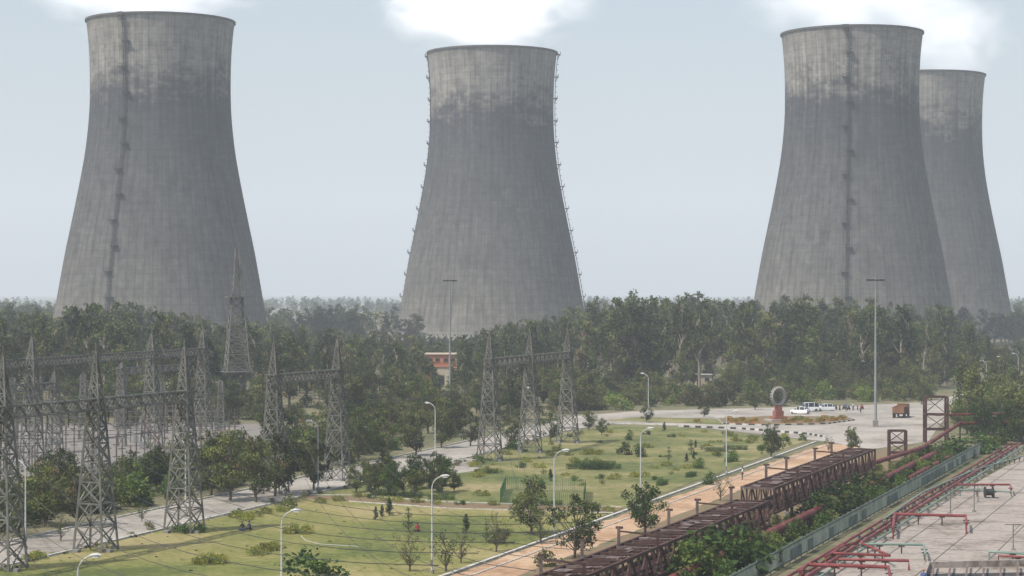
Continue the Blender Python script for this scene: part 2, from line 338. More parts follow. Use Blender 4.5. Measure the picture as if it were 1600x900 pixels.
for px,py,m,k in [(465,834,0,1.0),(330,880,0,1.0),(318,882,0,.8),(345,880,0,.8),(400,868,0,.9),(415,862,0,.9),(430,858,0,.8),(455,834,0,.8),(478,833,0,.8),(60,873,0,.8),(45,877,0,.7),(370,808,0,.8),(385,812,0,.8),(400,808,0,.7),(415,802,0,.7),(440,800,0,.7),
        (925,709,0,.9),(915,710,0,.8),(935,710,0,.8),(600,783,0,.7),(620,784,0,.7),(650,786,0,.7),(530,783,0,.7),(500,786,0,.7),
        (1140,658,2,1),(1160,659,2,1),(1180,660,2,1),(1150,661,2,1),(1170,662,2,.9),(1240,660,2,1),(1260,660,2,1),(1280,660,2,1),(1300,658,2,1),(1315,656,2,1),(1250,657,0,1),(1225,661,2,.9),(1290,656,2,1),(1090,660,2,.8),
        (748,745,0,.9),(742,730,0,.9),(752,775,0,.8),(1010,700,0,.8),(1150,690,0,.9),(1175,688,0,.9),(1225,685,0,.9),(820,722,0,.8),(860,712,0,.8),(285,833,1,1),(310,832,1,.9),
        (560,777,0,.7),(580,779,1,.6),(680,788,0,.6),(720,789,1,.6),(770,790,0,.6),(950,800,0,.7),(900,803,1,.6),(990,745,0,.7),(1120,712,0,.7)]:
    inst('flower_bed' if m==2 else 'low_shrub',LOW[m],gp(px,py),k*1.1,random.uniform(0,6.28))
for px,py,rz,k in [(908,733,0,1),(930,734,0,1),(950,733,0,.9),(920,728,0,1),(942,728,0,.9),(600,775,-.1,.8),(640,778,-.1,.8),(690,781,-.1,.8),(820,788,0,.7),(860,790,0,.7),(1120,706,-.2,.9),(1150,703,-.2,.9),(1080,745,1.2,.8),(1035,758,1.2,.8),(1140,722,1.2,.8),(1190,702,1.2,.8),(760,740,.1,.8)]:
    inst('hedge',HD1,gp(px,py),(k,k,k),rz)
for px,py in [(587,812),(608,806),(597,808),(728,832),(860,752),(1073,722),(1084,718),(1038,674),(1087,700)]:
    inst('topiary_shrub',TP,gp(px,py),random.uniform(.5,.8),random.uniform(0,6))
for px,py,k in [(638,830,.95),(1045,720,.8),(1080,708,.8),(760,845,.7)]:
    inst('tiered_topiary',TP2,gp(px,py),k,0)
# ------------------------------------------------ cooling towers
PR=[(5.5,46.6),(15,44.7),(28,42.4),(42,39.9),(55,37.2),(70,34.2),(85,31.6),(100,30.05),(112,29.7),(125,29.95),(134,30.6),(140,31.3)]
def prof(z):
    P=PR
    for i in range(len(P)-1):
        if z<=P[i+1][0]:
            p0=P[max(i-1,0)];p1=P[i];p2=P[i+1];p3=P[min(i+2,len(P)-1)]
            t=(z-p1[0])/(p2[0]-p1[0]); h=p2[0]-p1[0]
            m1=(p2[1]-p0[1])/(p2[0]-p0[0])*h; m2=(p3[1]-p1[1])/(p3[0]-p1[0])*h
            return (2*t**3-3*t*t+1)*p1[1]+(t**3-2*t*t+t)*m1+(-2*t**3+3*t*t)*p2[1]+(t**3-t*t)*m2
    return P[-1][1]
def towermat():
    m,nt,b=newmat('weathered_tower_concrete')
    tc=N(nt,'ShaderNodeTexCoord'); sp=N(nt,'ShaderNodeSeparateXYZ'); nt.links.new(tc.outputs['Object'],sp.inputs[0])
    oi=N(nt,'ShaderNodeObjectInfo')
    off=math_(nt,'MULTIPLY',oi.outputs['Random'],500)
    ang=math_(nt,'ARCTAN2',sp.outputs['Y'],sp.outputs['X']); z=sp.outputs['Z']
    def noise(sx,sz,detail=6,rough=.6):
        mp=N(nt,'ShaderNodeMapping'); mp.inputs['Scale'].default_value=(sx,sx,sz); nt.links.new(tc.outputs['Object'],mp.inputs['Vector'])
        ad=N(nt,'ShaderNodeVectorMath',operation='ADD'); nt.links.new(mp.outputs[0],ad.inputs[0]); nt.links.new(off,ad.inputs[1])
        n=N(nt,'ShaderNodeTexNoise'); n.inputs['Scale'].default_value=1; n.inputs['Detail'].default_value=detail; n.inputs['Roughness'].default_value=rough
        nt.links.new(ad.outputs[0],n.inputs['Vector']); return n.outputs['Fac']
    big=noise(.05,.11,9,.7); streak=noise(.45,.02,6,.65); fine=noise(.20,.35,8,.75)
    pa=math_(nt,'FLOOR',math_(nt,'MULTIPLY',ang,96/6.28318)); pz=math_(nt,'FLOOR',math_(nt,'DIVIDE',z,1.6))
    cb=N(nt,'ShaderNodeCombineXYZ'); nt.links.new(pa,cb.inputs[0]); nt.links.new(pz,cb.inputs[1]); nt.links.new(off,cb.inputs[2])
    wn=N(nt,'ShaderNodeTexWhiteNoise',noise_dimensions='3D'); nt.links.new(cb.outputs[0],wn.inputs['Vector'])
    t=math_(nt,'DIVIDE',z,140)
    t=math_(nt,'ADD',t,math_(nt,'MULTIPLY_ADD',big,.46,-.23))
    t=math_(nt,'ADD',t,math_(nt,'MULTIPLY_ADD',streak,.14,-.07))
    t=math_(nt,'ADD',t,math_(nt,'MULTIPLY_ADD',wn.outputs['Value'],.035,-.0175))
    rp=ramp(nt,[(0.0,(.185,.170,.142)),(.12,(.142,.134,.118)),(.30,(.102,.099,.092)),(.52,(.080,.080,.079)),(.68,(.065,.067,.070)),(.765,(.058,.061,.066)),(.81,(.120,.115,.107)),(.87,(.205,.193,.174)),(.93,(.24,.226,.202)),(1.0,(.22,.206,.184))])
    nt.links.new(t,rp.inputs[0])
    rib=math_(nt,'FRACT',math_(nt,'MULTIPLY',ang,72/6.28318)); rib=math_(nt,'LESS_THAN',rib,.16)
    hz=math_(nt,'FRACT',math_(nt,'DIVIDE',z,3.2)); hz=math_(nt,'LESS_THAN',hz,.14)
    v=math_(nt,'MULTIPLY_ADD',fine,1.3,.35)
    v=math_(nt,'MULTIPLY',v,math_(nt,'MULTIPLY_ADD',streak,1.9,.07))
    v=math_(nt,'MULTIPLY',v,math_(nt,'MULTIPLY_ADD',wn.outputs['Value'],.2,.90))
    v=math_(nt,'MULTIPLY',v,math_(nt,'MULTIPLY_ADD',rib,-.24,1.03))
    v=math_(nt,'MULTIPLY',v,math_(nt,'MULTIPLY_ADD',hz,-.14,1.0))
    mx=N(nt,'ShaderNodeVectorMath',operation='SCALE'); nt.links.new(rp.outputs[0],mx.inputs[0]); nt.links.new(v,mx.inputs['Scale'])
    nt.links.new(mx.outputs[0],b.inputs['Base Color']); b.inputs['Roughness'].default_value=.95; b.inputs['Specular IOR Level'].default_value=.1
    return m
M['tower']=towermat(); M['conc']=noisemat('column_concrete',var((.24,.23,.21)),.3)
def revolve():
    n=360; zs=[5.5+(140-5.5)*i/70 for i in range(71)]
    vs=[];fs=[]
    for z in zs:
        r=prof(z)
        for k in range(n):
            a=2*math.pi*k/n; vs.append((r*math.cos(a),r*math.sin(a),z))
    for i in range(70):
        for k in range(n): fs.append((i*n+k,i*n+(k+1)%n,(i+1)*n+(k+1)%n,(i+1)*n+k))
    o=len(vs)
    zi=[140-.0,139,130,110,85,50,5.5]
    q=n//3
    for z in zi:
        r=prof(z)-.7
        for k in range(q):
            a=2*math.pi*k/q; vs.append((r*math.cos(a),r*math.sin(a),z))
    for i in range(len(zi)-1):
        for k in range(q): fs.append((o+i*q+k,o+i*q+(k+1)%q,o+(i+1)*q+(k+1)%q,o+(i+1)*q+k))
    me=bpy.data.meshes.new('tower_shell'); me.from_pydata(vs,[],fs); me.materials.append(M['tower'])
    me.polygons.foreach_set('use_smooth',[True]*len(me.polygons)); return me
SHELL=revolve()
def ringmesh(r0,r1,z0,z1,mat,name,n=120):
    vs=[];fs=[]
    for r,z in((r0,z0),(r1,z0),(r1,z1),(r0,z1)):
        for k in range(n): a=2*math.pi*k/n; vs.append((r*math.cos(a),r*math.sin(a),z))
    for j in range(4):
        for k in range(n): fs.append((j*n+k,j*n+(k+1)%n,((j+1)%4)*n+(k+1)%n,((j+1)%4)*n+k))
    me=bpy.data.meshes.new(name); me.from_pydata(vs,[],fs); me.materials.append(mat); return me
M['rim']=noisemat('rim_concrete',var((.09,.09,.085)),.3)
RIM=ringmesh(30.45,31.85,139.75,140.6,M['rim'],'rim'); BASIN=ringmesh(47.5,51,-.2,1.6,M['conc'],'basin'); LINT=ringmesh(45.6,47.2,4.9,6.1,M['conc'],'lintel')
mb=MB()
for k in range(48):
    a=2*math.pi*k/48
    for s in(-1,1):
        b=a+s*math.pi/48; mb.tube([(49*math.cos(a),49*math.sin(a),1.5),(46.5*math.cos(b),46.5*math.sin(b),5.2)],.45,M['conc'],6)
COLS=mb.mesh('columns')
def ladder(deg,t):
    mb=MB(); a=math.radians(deg)-math.pi/2
    rad=Vector((math.cos(a),math.sin(a),0)); tan=Vector((-math.sin(a),math.cos(a),0))
    zs=[6+i*1.34 for i in range(101)]
    for s in(-1,1):
        for i in range(0,100,4):
            p=rad*(prof(zs[i])+.7)+tan*s*.45+Vector((0,0,zs[i])); q=rad*(prof(zs[i+4])+.7)+tan*s*.45+Vector((0,0,zs[i+4])); mb.beam(p,q,.26,M['steel_dark'])
    for i in range(0,100):
        r=prof(zs[i]); z=Vector((0,0,zs[i]))
        mb.beam(rad*(r+.7)-tan*.5+z,rad*(r+.7)+tan*.5+z,.26,M['steel_dark'])
        if i%2==0:
            mb.beam(rad*(r+.7)-tan*.45+z,rad*(r+1.5)-tan*.4+z,.14,M['steel_dark']); mb.beam(rad*(r+.7)+tan*.45+z,rad*(r+1.5)+tan*.4+z,.14,M['steel_dark']); mb.beam(rad*(r+1.5)-tan*.4+z,rad*(r+1.5)+tan*.4+z,.14,M['steel_dark'])
    for j,z in enumerate([12+10.6*i for i in range(13)]):
        r=prof(z); zz=Vector((0,0,z)); sd=1 if j%2 else -1
        c=rad*(r+1.0)+tan*sd*.9+zz
        mb.beam(c-tan*1.5,c+tan*1.5,1.8,M['steel_dark'],.3)
        for s in(-1.4,0,1.4): mb.beam(c+tan*s+rad*.85,c+tan*s+rad*.85+Vector((0,0,1.3)),.16,M['steel_dark'])
        mb.beam(c-tan*1.5+rad*.85+Vector((0,0,1.3)),c+tan*1.5+rad*.85+Vector((0,0,1.3)),.16,M['steel_dark'])
        mb.beam(c-tan*1.2+rad*.7,c-tan*1.2-rad*.7-Vector((0,0,2)),.18,M['steel_dark']); mb.beam(c+tan*1.2+rad*.7,c+tan*1.2-rad*.7-Vector((0,0,2)),.18,M['steel_dark'])
    mb.obj('ladder',t)
for i,(p,_,_) in enumerate(TW):
    e=empty('cooling_tower',p)
    for n,me in(('shell',SHELL),('rim',RIM),('basin',BASIN),('lintel',LINT),('columns',COLS)):
        o=inst(n,me,(0,0,0),1,0,e)
    view=math.degrees(math.atan2(p.x,p.y))
    for d in ([-29],[86,-99],[-3],[-75])[i]: ladder(d-view,e)
# ------------------------------------------------ steam
def steammat(name,dens,emis,seedoff,nscale=2.6):
    m=bpy.data.materials.new(name); m.use_nodes=True; nt=m.node_tree; nt.nodes.clear()
    out=N(nt,'ShaderNodeOutputMaterial'); pv=N(nt,'ShaderNodeVolumePrincipled')
    tc=N(nt,'ShaderNodeTexCoord')
    ln=N(nt,'ShaderNodeVectorMath',operation='LENGTH'); nt.links.new(tc.outputs['Object'],ln.inputs[0])
    mp=N(nt,'ShaderNodeMapping'); mp.inputs['Location'].default_value=(seedoff,0,0); nt.links.new(tc.outputs['Object'],mp.inputs['Vector'])
    n=N(nt,'ShaderNodeTexNoise'); n.inputs['Scale'].default_value=nscale; n.inputs['Detail'].default_value=5; n.inputs['Roughness'].default_value=.55; n.inputs['Distortion'].default_value=.9
    nt.links.new(mp.outputs[0],n.inputs['Vector'])
    d=math_(nt,'SUBTRACT',1.0,ln.outputs['Value'])
    d=math_(nt,'MULTIPLY_ADD',d,1.3,math_(nt,'MULTIPLY_ADD',n.outputs['Fac'],2.6,-1.58))
    d=math_(nt,'MAXIMUM',d,0.0); d=math_(nt,'MINIMUM',d,1.0)
    edge=math_(nt,'MULTIPLY',math_(nt,'SUBTRACT',1.0,ln.outputs['Value']),2.2); edge=math_(nt,'MINIMUM',math_(nt,'MAXIMUM',edge,0.0),1.0)
    d=math_(nt,'MULTIPLY',math_(nt,'MULTIPLY',d,edge),dens)
    nt.links.new(d,pv.inputs['Density']); pv.inputs['Color'].default_value=(.99,.99,.99,1); pv.inputs['Anisotropy'].default_value=0
    pv.inputs['Emission Color'].default_value=(.98,.99,1,1)
    nt.links.new(math_(nt,'MULTIPLY',d,emis),pv.inputs['Emission Strength'])  # added glow in place of light scattered repeatedly inside the steam
    nt.links.new(pv.outputs[0],out.inputs['Volume']); return m
def plume(loc,rad,dens,emis,so,rot=0,ns=2.6):
    bpy.ops.mesh.primitive_uv_sphere_add(segments=24,ring_count=12,radius=1,location=loc)
    o=bpy.context.object; o.name='steam_plume'; o.scale=rad; o.rotation_euler=(0,rot,0)
    o.data.materials.append(steammat('steam',dens,emis,so,ns))
def tp(i,px,py):
    D=TW[i][0].y; return Vector(((px-800)*D/F,D,CH+(HY-py)*D/F))
plume(tp(0,225,-18),(56,30,25),.07,.82,3.1)
plume(tp(1,750,-4),(62,36,37),.12,.86,1.2)
plume(tp(2,1330,-14),(66,34,32),.045,.82,5.7)
plume(tp(3,1480,50),(42,30,36),.035,.82,8.4)
# ------------------------------------------------ haze (light scattered more than once is given by the small emission term)
mb=MB(); hz=bpy.data.materials.new('haze'); hz.use_nodes=True; nt=hz.node_tree; nt.nodes.clear()
o_=N(nt,'ShaderNodeOutputMaterial'); vs=N(nt,'ShaderNodeVolumePrincipled'); HD=.00023; vs.inputs['Density'].default_value=HD; vs.inputs['Color'].default_value=(.92,.965,1,1); vs.inputs['Anisotropy'].default_value=0
vs.inputs['Emission Color'].default_value=(.80,.92,1.0,1); vs.inputs['Emission Strength'].default_value=HD*.19
nt.links.new(vs.outputs[0],o_.inputs['Volume'])
mb.box((0,7000,329),(30000,15000,662),hz); mb.obj('atmospheric_haze')
# ------------------------------------------------ lattice structures
def lattice(mb,base,h,w0,w1,mat,t=.13,nseg=8,z0=0,rz=0.0,pw=1.0):
    base=Vector(base); R=Matrix.Rotation(rz,3,'Z')
    def corner(z,k,w): 
        x,y=[(-1,-1),(1,-1),(1,1),(-1,1)][k]; return base+R@Vector((x*w/2,y*w/2,0))+Vector((0,0,z))
    lv=[0];
    for i in range(nseg): lv.append(lv[-1]+(1.35-.7*i/nseg))
    lv=[z0+(h-z0)*v/lv[-1] for v in lv]
    W=lambda z: w0+(w1-w0)*((z-z0)/(h-z0))**pw
    for i in range(nseg):
        a,b=lv[i],lv[i+1]
        for k in range(4):
            k2=(k+1)%4
            mb.beam(corner(a,k,W(a)),corner(b,k,W(b)),t,mat)
            mb.beam(corner(a,k,W(a)),corner(b,k2,W(b)),t*.6,mat); mb.beam(corner(a,k2,W(a)),corner(b,k,W(b)),t*.6,mat)
            mb.beam(corner(b,k,W(b)),corner(b,k2,W(b)),t*.6,mat)
def lbeam(mb,p,q,w,mat,t=.1,seg=1.1):
    p=Vector(p);q=Vector(q);d=(q-p);L_=d.length;d.normalize();a=d.cross(Vector((0,0,1))).normalized()*w/2;u=Vector((0,0,w/2))
    C=[a+u,-a+u,-a-u,a-u]
    for c in C: mb.beam(p+c,q+c,t,mat)
    n=max(2,int(L_/seg))
    for i in range(n):
        s=p.lerp(q,i/n);e=p.lerp(q,(i+1)/n)
        for k in range(4):
            c0,c1=C[k],C[(k+1)%4]
            mb.beam(s+(c0 if i%2 else c1),e+(c1 if i%2 else c0),t*.6,mat); mb.beam(s+c0,s+c1,t*.5,mat)
def insulator(mb,p,L_=1.4):
    p=Vector(p); mb.tube([p,p-Vector((0,0,L_))],.03,M['steel_dark'],4)
    for i in range(7):
        z=p-Vector((0,0,.2+i*(L_-.3)/7)); mb.tube([z,z-Vector((0,0,.07))],[.06,.14],M['insul'],8)
RD=math.atan2(.3375,1)
def gantry(towers,H=18.7,zb=14.2,ext0=0,ext1=0,w0=2.9,t=.19):
    mb=MB(); T=[Vector((p.x,p.y,0)) for p in towers]
    for p in T:
        lattice(mb,p,zb+.6,w0,1.05,M['steel'],t,8,0,-RD); lattice(mb,p,H,1.05,.12,M['steel'],t*.75,5,zb+.6,-RD)
        mb.tube([p+Vector((0,0,H)),p+Vector((0,0,H+.9))],.05,M['steel'],4)
        for x in(-1,1):
            for y in(-1,1): mb.box(p+Vector((x*w0/2,y*w0/2,.15)),(.6,.6,.3),M['conc'],-RD)
    d=(T[-1]-T[0]).normalized(); a=T[0]-d*ext0; b=T[-1]+d*ext1
    lbeam(mb,a+Vector((0,0,zb)),b+Vector((0,0,zb)),1.05,M['steel'],.15)
    pts=[]
    n=int((b-a).length/3.6)
    for i in range(n+1):
        p=a.lerp(b,(i+.35)/(n+1))+Vector((0,0,zb-.5)); insulator(mb,p); pts.append(p-Vector((0,0,1.4)))
    mb.obj('substation_gantry'); return pts
gA=gantry([gd(5,184),gd(150,197.5),gd(288,213)],19.2,14.1,18,1.5,3.1)
gB=gantry([gd(428,254),gd(527,271)],18.6,14.1,1,1.2,2.8)
gC=gantry([gd(765,302),gd(828,318),gd(887,338)],18.8,14.5,1,1.5,3.0)
gD=gantry([gd(-120,262),gd(50,285),gd(237,325),gd(317,341)],18.5,15,20,1.5,2.6)
gE=gantry([gd(190,372),gd(290,392)],12,10.5,1,1,2.0,.16)
gF=gantry([gd(-60,300),gd(85,318)],12.5,10.3,10,1,2.0,.16)
# communications mast
mb=MB(); p=gp(370,640)
lattice(mb,p,17,4.8,3.4,M['steel'],.24,6,8,.3); lattice(mb,p,24,3.4,2.2,M['steel'],.2,4,17,.3); lattice(mb,p,34,1.8,.6,M['steel'],.17,8,24,.3)
lattice(mb,p,8,3.2,3.2,M['steel'],.3,3,0,.3)
for z,w in((8,6),(23.8,4.6)):
    mb.box(p+Vector((0,0,z)),(w,w,.2),M['steel'],.3)
    for s in(-1,1):
        for zz in(.6,1.1):
            mb.box(p+Vector((0,s*w/2,z+zz)),(w,.08,.08),M['steel']); mb.box(p+Vector((s*w/2,0,z+zz)),(.08,w,.08),M['steel'])
mb.tube([p+Vector((0,0,34)),p+Vector((0,0,36.5))],.08,M['steel'],5)
for z in(26,29,31.5): mb.box(p+Vector((.9,-.4,z)),(.4,.25,1.6),M['steel'],.3)
mb.obj('communications_mast')
def highmast(px,py,H):
    mb=MB(); p=gp(px,py)
    mb.tube([p,p+Vector((0,0,H*.5)),p+Vector((0,0,H))],[.28,.19,.12],M['hm'],10)
    ring=[p+Vector((1.1*math.cos(t*math.pi/6),1.1*math.sin(t*math.pi/6),H-.6)) for t in range(13)]
    mb.tube(ring,.06,M['steel_dark'],5,False)
    for k in range(6):
        a=k*math.pi/3; d=Vector((math.cos(a),math.sin(a),0)); mb.beam(p+Vector((0,0,H-.5)),p+d*1.2+Vector((0,0,H-.5)),.08,M['steel_dark'])
        mb.box(p+d*1.35+Vector((0,0,H-.55)),(.6,.5,.3),M['steel_dark'],a)
    mb.box(p+Vector((0,0,.6)),(.9,.9,1.2),M['conc']); mb.obj('high_mast_light')
highmast(1368,667,27.6); highmast(703,622,28)
def lampmesh():
    mb=MB(); pts=[(0,0,0),(0,0,3),(0,0,6),(0,0,7.6)]; rs=[.10,.085,.07,.06]
    for i in range(1,7):
        t=i/6*1.25; pts.append((1.3*(1-math.cos(t)),0,7.6+1.1*math.sin(t))); rs.append(.05)
    mb.tube(pts,rs,M['lamp'],8)
    e=Vector(pts[-1]); 
    mb.tube([e-Vector((.1,0,0)),e+Vector((.15,0,.05)),e+Vector((.5,0,.10)),e+Vector((.75,0,.07))],[.06,.12,.11,.05],M['lamp'],8)
    mb.box(e+Vector((.35,0,-.06)),(.45,.17,.08),M['lampgl']); mb.tube([(0,0,0),(0,0,.35)],.2,M['conc'],8); mb.box((.0,-.12,1.0),(.16,.1,.5),M['steel'])
    return mb.mesh('street_lamp')
LM=lampmesh()
for x,y,dr in [(122,865,1),(440,795,1),(675,742,1),(866,702,1),(1001,668,1),(1135,642,1),(40,717,-1),(290,684,-1),(497,657,-1),(680,629,-1),(835,605,-1),(1013,583,-1),(1510,572,-1),(1541,563,-1),(1568,557,-1),(1591,552,-1)]:
    s=(y-HY)/16.25; p=gd(x,F/s); inst('street_lamp',LM,p,1,-RD+(math.pi if dr<0 else 0))
def wire(mb,a,b,sag,r=.022,n=14):
    a=Vector(a);b=Vector(b); mb.tube([a.lerp(b,i/n)-Vector((0,0,4*sag*(i/n)*(1-i/n))) for i in range(n+1)],r,M['steel_dark'],3,False)
mb=MB()
for i,p in enumerate(gA[:12]): wire(mb,p,Vector((p.x+42,p.y-120,16)),3.0,.018)
for i,p in enumerate(gB): wire(mb,p,Vector((p.x+28,p.y-180,14)),5,.018)
for i,p in enumerate(gC[:3]): wire(mb,p,Vector((p.x+5,p.y-220,15)),7,.018)
for a,b in zip(gA[::2],gD[3::2]): wire(mb,a,b,2,.025)
for i in range(len(gA)-1): wire(mb,gA[i],gA[i+1],.5,.025)
for k in range(4): 
    a=gA[min(len(gA)-1,k*2)]; wire(mb,a,gB[min(k,len(gB)-1)],2.2,.025)
for k in range(5): wire(mb,gd(-100+k*40,262+k*9,13.5),gd(420+k*20,254+k*4,13.4),2.5,.025)
wire(mb,gd(288,213,19),gd(428,254,18.5),.8,.025); wire(mb,gd(527,271,18.5),gd(765,302,18.5),1,.025); wire(mb,gd(428,254,18.5),gd(317,341,18.4),.8,.025); wire(mb,gd(5,184,19),gd(150,197.5,19),.4,.025); wire(mb,gd(150,197.5,19),gd(288,213,19),.4,.025)
for a,b in zip(gB,gC): wire(mb,a,b,2.5,.025)
mb.obj('power_lines')
mb=MB()
for r in range(9):
    for c in range(20):
        D=282+r*14; px=-60+c*22+(r%2)*9; 
        if px>(395 - r*4) or random.random()<.25: continue
        p=gd(px,D+random.uniform(-1,1)); h=random.choice((3.2,3.8,5.2))
        mb.beam(p,p+Vector((0,0,h-1.5)),.16,M['steel']); mb.beam(p+Vector((-.5,0,h-1.5)),p+Vector((.5,0,h-1.5)),.15,M['steel'])
        for k in range(6): z=p+Vector((0,0,h-1.4+k*.24)); mb.tube([z,z+Vector((0,0,.18))],[.15,.08],M['insul'],6)
        if c%3==0: mb.box(p+Vector((.9,0,.6)),(.7,.5,1.2),M['hm'])
for r in range(7):
    a=gd(-80,300+r*16,4.6); b=gd(360-r*5,300+r*16,4.6); mb.tube([a,b],.05,M['steel'],5)
mb.obj('switchyard_equipment')
for px,D,h in [(20,330,11),(130,345,11),(190,330,9),(255,360,9),(60,360,10),(345,365,9)]:
    mb=MB(); lattice(mb,gd(px,D),h,1.4,.7,M['steel'],.14,6); mb.obj('lattice_post')
# ------------------------------------------------ pipe rack
dv=Vector((.376,1,0)).normalized(); nv=Vector((dv.y,-dv.x,0))
def rk(D,off=0,z=0): 
    p=Vector((25.2+.376*(D-210),D,z)); return p+nv*off
rack=empty('pipe_rack')
def truss(D0,D1,zb,zt,hw,name):
    mb=MB(); n=int((D1-D0)*1.068/2.1)
    for s in(-hw,hw):
        for z in(zb,zt): mb.beam(rk(D0,s,z),rk(D1,s,z),.24,M['rust'])
        for i in range(n+1):
            d=D0+(D1-D0)*i/n; mb.beam(rk(d,s,zb),rk(d,s,zt),.17,M['rust'])
            if i<n:
                e=D0+(D1-D0)*(i+1)/n
                if i%2: mb.beam(rk(d,s,zb),rk(e,s,zt),.14,M['rust'])
                else: mb.beam(rk(d,s,zt),rk(e,s,zb),.14,M['rust'])
    for i in range(n+1):
        d=D0+(D1-D0)*i/n
        mb.beam(rk(d,-hw,zt),rk(d,hw,zt),.2,M['deck'] if i%3==0 else M['rust']); mb.beam(rk(d,-hw,zb),rk(d,hw,zb),.2,M['rust'])
        if i<n:
            e=D0+(D1-D0)*(i+1)/n; mb.beam(rk(d,-hw,zt+.02),rk(e,hw,zt+.02),.12,M['rust'])
    d=D0
    while d<D1-1.3:
        L_=random.uniform(.7,1.3)
        if random.random()<.3: 
            o=random.uniform(-.8,.8); mb.beam(rk(d,o,zt+.16),rk(d+L_,o+random.uniform(-.2,.2),zt+.16),random.uniform(.3,1.3),M['deck'],.05)
        d+=L_
    mb.obj(name,rack)
truss(128,208,1.3,3.7,1.7,'near_truss'); truss(210,262,2.3,4.8,1.7,'far_truss')
mb=MB()
for o,z,r in((-1.2,1.75,.25),(-.3,1.7,.2),(.5,1.75,.27),(1.25,1.7,.16)): mb.tube([rk(128,o,z),rk(209,o,z),rk(212,o,z+1),rk(262,o,z+1)],r,M['rust'],10)
mb.obj('rack_pipes',rack)
mb=MB(); d=130
while d<262:
    h=(1.3 if d<209 else 2.3)
    for s in(-1.6,1.6): mb.beam(rk(d,s,0),rk(d,s,h),.3,M['rust']); mb.box(rk(d,s,.15),(.7,.7,.3),M['conc'],-RD)
    d+=11
d=141; j=0
while d<262:
    h=(3.7 if d<209 else 4.8); s=-1.7
    top=h+1.5
    mb.beam(rk(d,s,h),rk(d,s,top),.26,M['deck']); mb.beam(rk(d,s-.25,top),rk(d,s+.35,top),.2,M['rust'])
    if j%2: mb.beam(rk(d,1.7,h),rk(d,1.7,top-.4),.24,M['rust']); mb.beam(rk(d,s,top-.3),rk(d,1.7,top-.5),.14,M['rust'])
    d+=random.choice((9,12,14)); j+=1
mb.obj('posts',rack)
def portal(px,py,w,dep,h,name='steel_portal_frame'):
    mb=MB(); p=gp(px,py); R=Matrix.Rotation(-.1,3,'Z')
    C=[p+R@Vector((x*w/2,y*dep/2,0)) for x,y in((-1,-1),(1,-1),(1,1),(-1,1))]
    for k in range(4):
        a,b=C[k],C[(k+1)%4]; mb.beam(a,a+Vector((0,0,h)),.3,M['rust'])
        for f in(.3,.62,1): mb.beam(a+Vector((0,0,h*f)),b+Vector((0,0,h*f)),.22,M['rust'])
        mb.beam(a+Vector((0,0,h*.3)),b+Vector((0,0,h*.62)),.12,M['rust']); mb.beam(b+Vector((0,0,h*.62)),a+Vector((0,0,h)),.12,M['rust'])
    mb.obj(name)
portal(1462,692,3.5,3.5,7.6); portal(1402,722,2.4,2.0,4.6)
mb=MB()
mb.tube([rk(262,.5,2.75),gp(1440,700,2.75),gd(1500,341,3.0),gd(1600,341,3.2),gd(1680,343,3.2)],.3,M['dredpipe'],10)
mb.tube([gd(1462,338,4.6),gd(1560,341,4.6),gd(1700,343,4.6)],.18,M['dredpipe'],8)
for px in(1500,1540,1580,1620): mb.beam(gd(px,341,0),gd(px,341,4.5),.2,M['rust'])
mb.obj('overhead_pipes')
mb=MB(); P=[rk(150,3.4,1.3),rk(262,3.6,1.5),rk(300,3.2,1.5)]
mb.tube(P,.42,M['dredpipe'],14)
d=152
while d<300: mb.beam(rk(d,3.4,0),rk(d,3.4,1.0),.5,M['conc']); d+=8
mb.tube([rk(265,5.5,1),rk(300,5.2,1)],.3,M['dredpipe'],10)
mb.obj('red_pipeline')
def fl(D,off=0,z=0): return Vector((22.5+.368*(D-180),D,z))+nv*off
mb=MB(); d=140
while d<325:
    mb.beam(fl(d,0,0),fl(d,0,1.9),.12,M['fence'])
    if d+2.4<325:
        for z in(.3,1.7): mb.beam(fl(d,0,z),fl(d+2.4,0,z),.08,M['fence'])
        for k in range(1,10):
            q=d+k*.24; mb.beam(fl(q,0,.15),fl(q,0,1.8),.05,M['fence'])
        if random.random()<.3: mb.beam(fl(d+.1,.08,.75),fl(d+2.3,.08,.75),.02,M['fence'],1.1)
    d+=2.4
mb.obj('metal_fence')
mb=MB()
for off,z,r,m in((2.6,.55,.14,'redpipe'),(3.5,.55,.10,'dredpipe'),(4.2,.6,.16,'redpipe'),(5.2,.55,.11,'greenpipe')):
    mb.tube([fl(140,off,z),fl(330,off,z)],r,M[m],8)
d=142
while d<330:
    mb.beam(fl(d,2.3,.28),fl(d,5.8,.28),.22,M['conc'],.3)
    d+=6.5
mb.obj('pipe_bundle')
def loop(px,mat,r=.13,z=1.0,name='yard_pipe'):
    mb=MB(); P=[gp(x,y,z) for x,y in px]; mb.tube([P[0]+Vector((0,0,-z))]+P+[P[-1]-Vector((0,0,z))],r,M[mat],8)
    for a,b in zip(P,P[1:]):
        n=int((b-a).length/3)
        for i in range(1,n+1): q=a.lerp(b,i/(n+1)); mb.beam(q-Vector((0,0,z)),q-Vector((0,0,r)),.12,M['rust']); mb.beam(q+Vector((-.3,0,-r-.05)),q+Vector((.3,0,-r-.05)),.1,M['rust'])
    mb.obj(name)
loop([(1395,826),(1398,803),(1509,806),(1510,818)],'redpipe',.15,1.1)
loop([(1290,870),(1318,852),(1345,848),(1390,868),(1300,864)],'redpipe',.13)
loop([(1250,893),(1262,882),(1388,886),(1392,905)],'redpipe',.16,1.1)
loop([(1340,850),(1443,851),(1446,866)],'greenpipe',.12,.9)
loop([(1310,874),(1420,876)],'redpipe',.13,.9)
loop([(1495,757),(1578,757),(1580,764)],'redpipe',.12,.9)
loop([(1500,765),(1580,768)],'greenpipe',.1,.8)
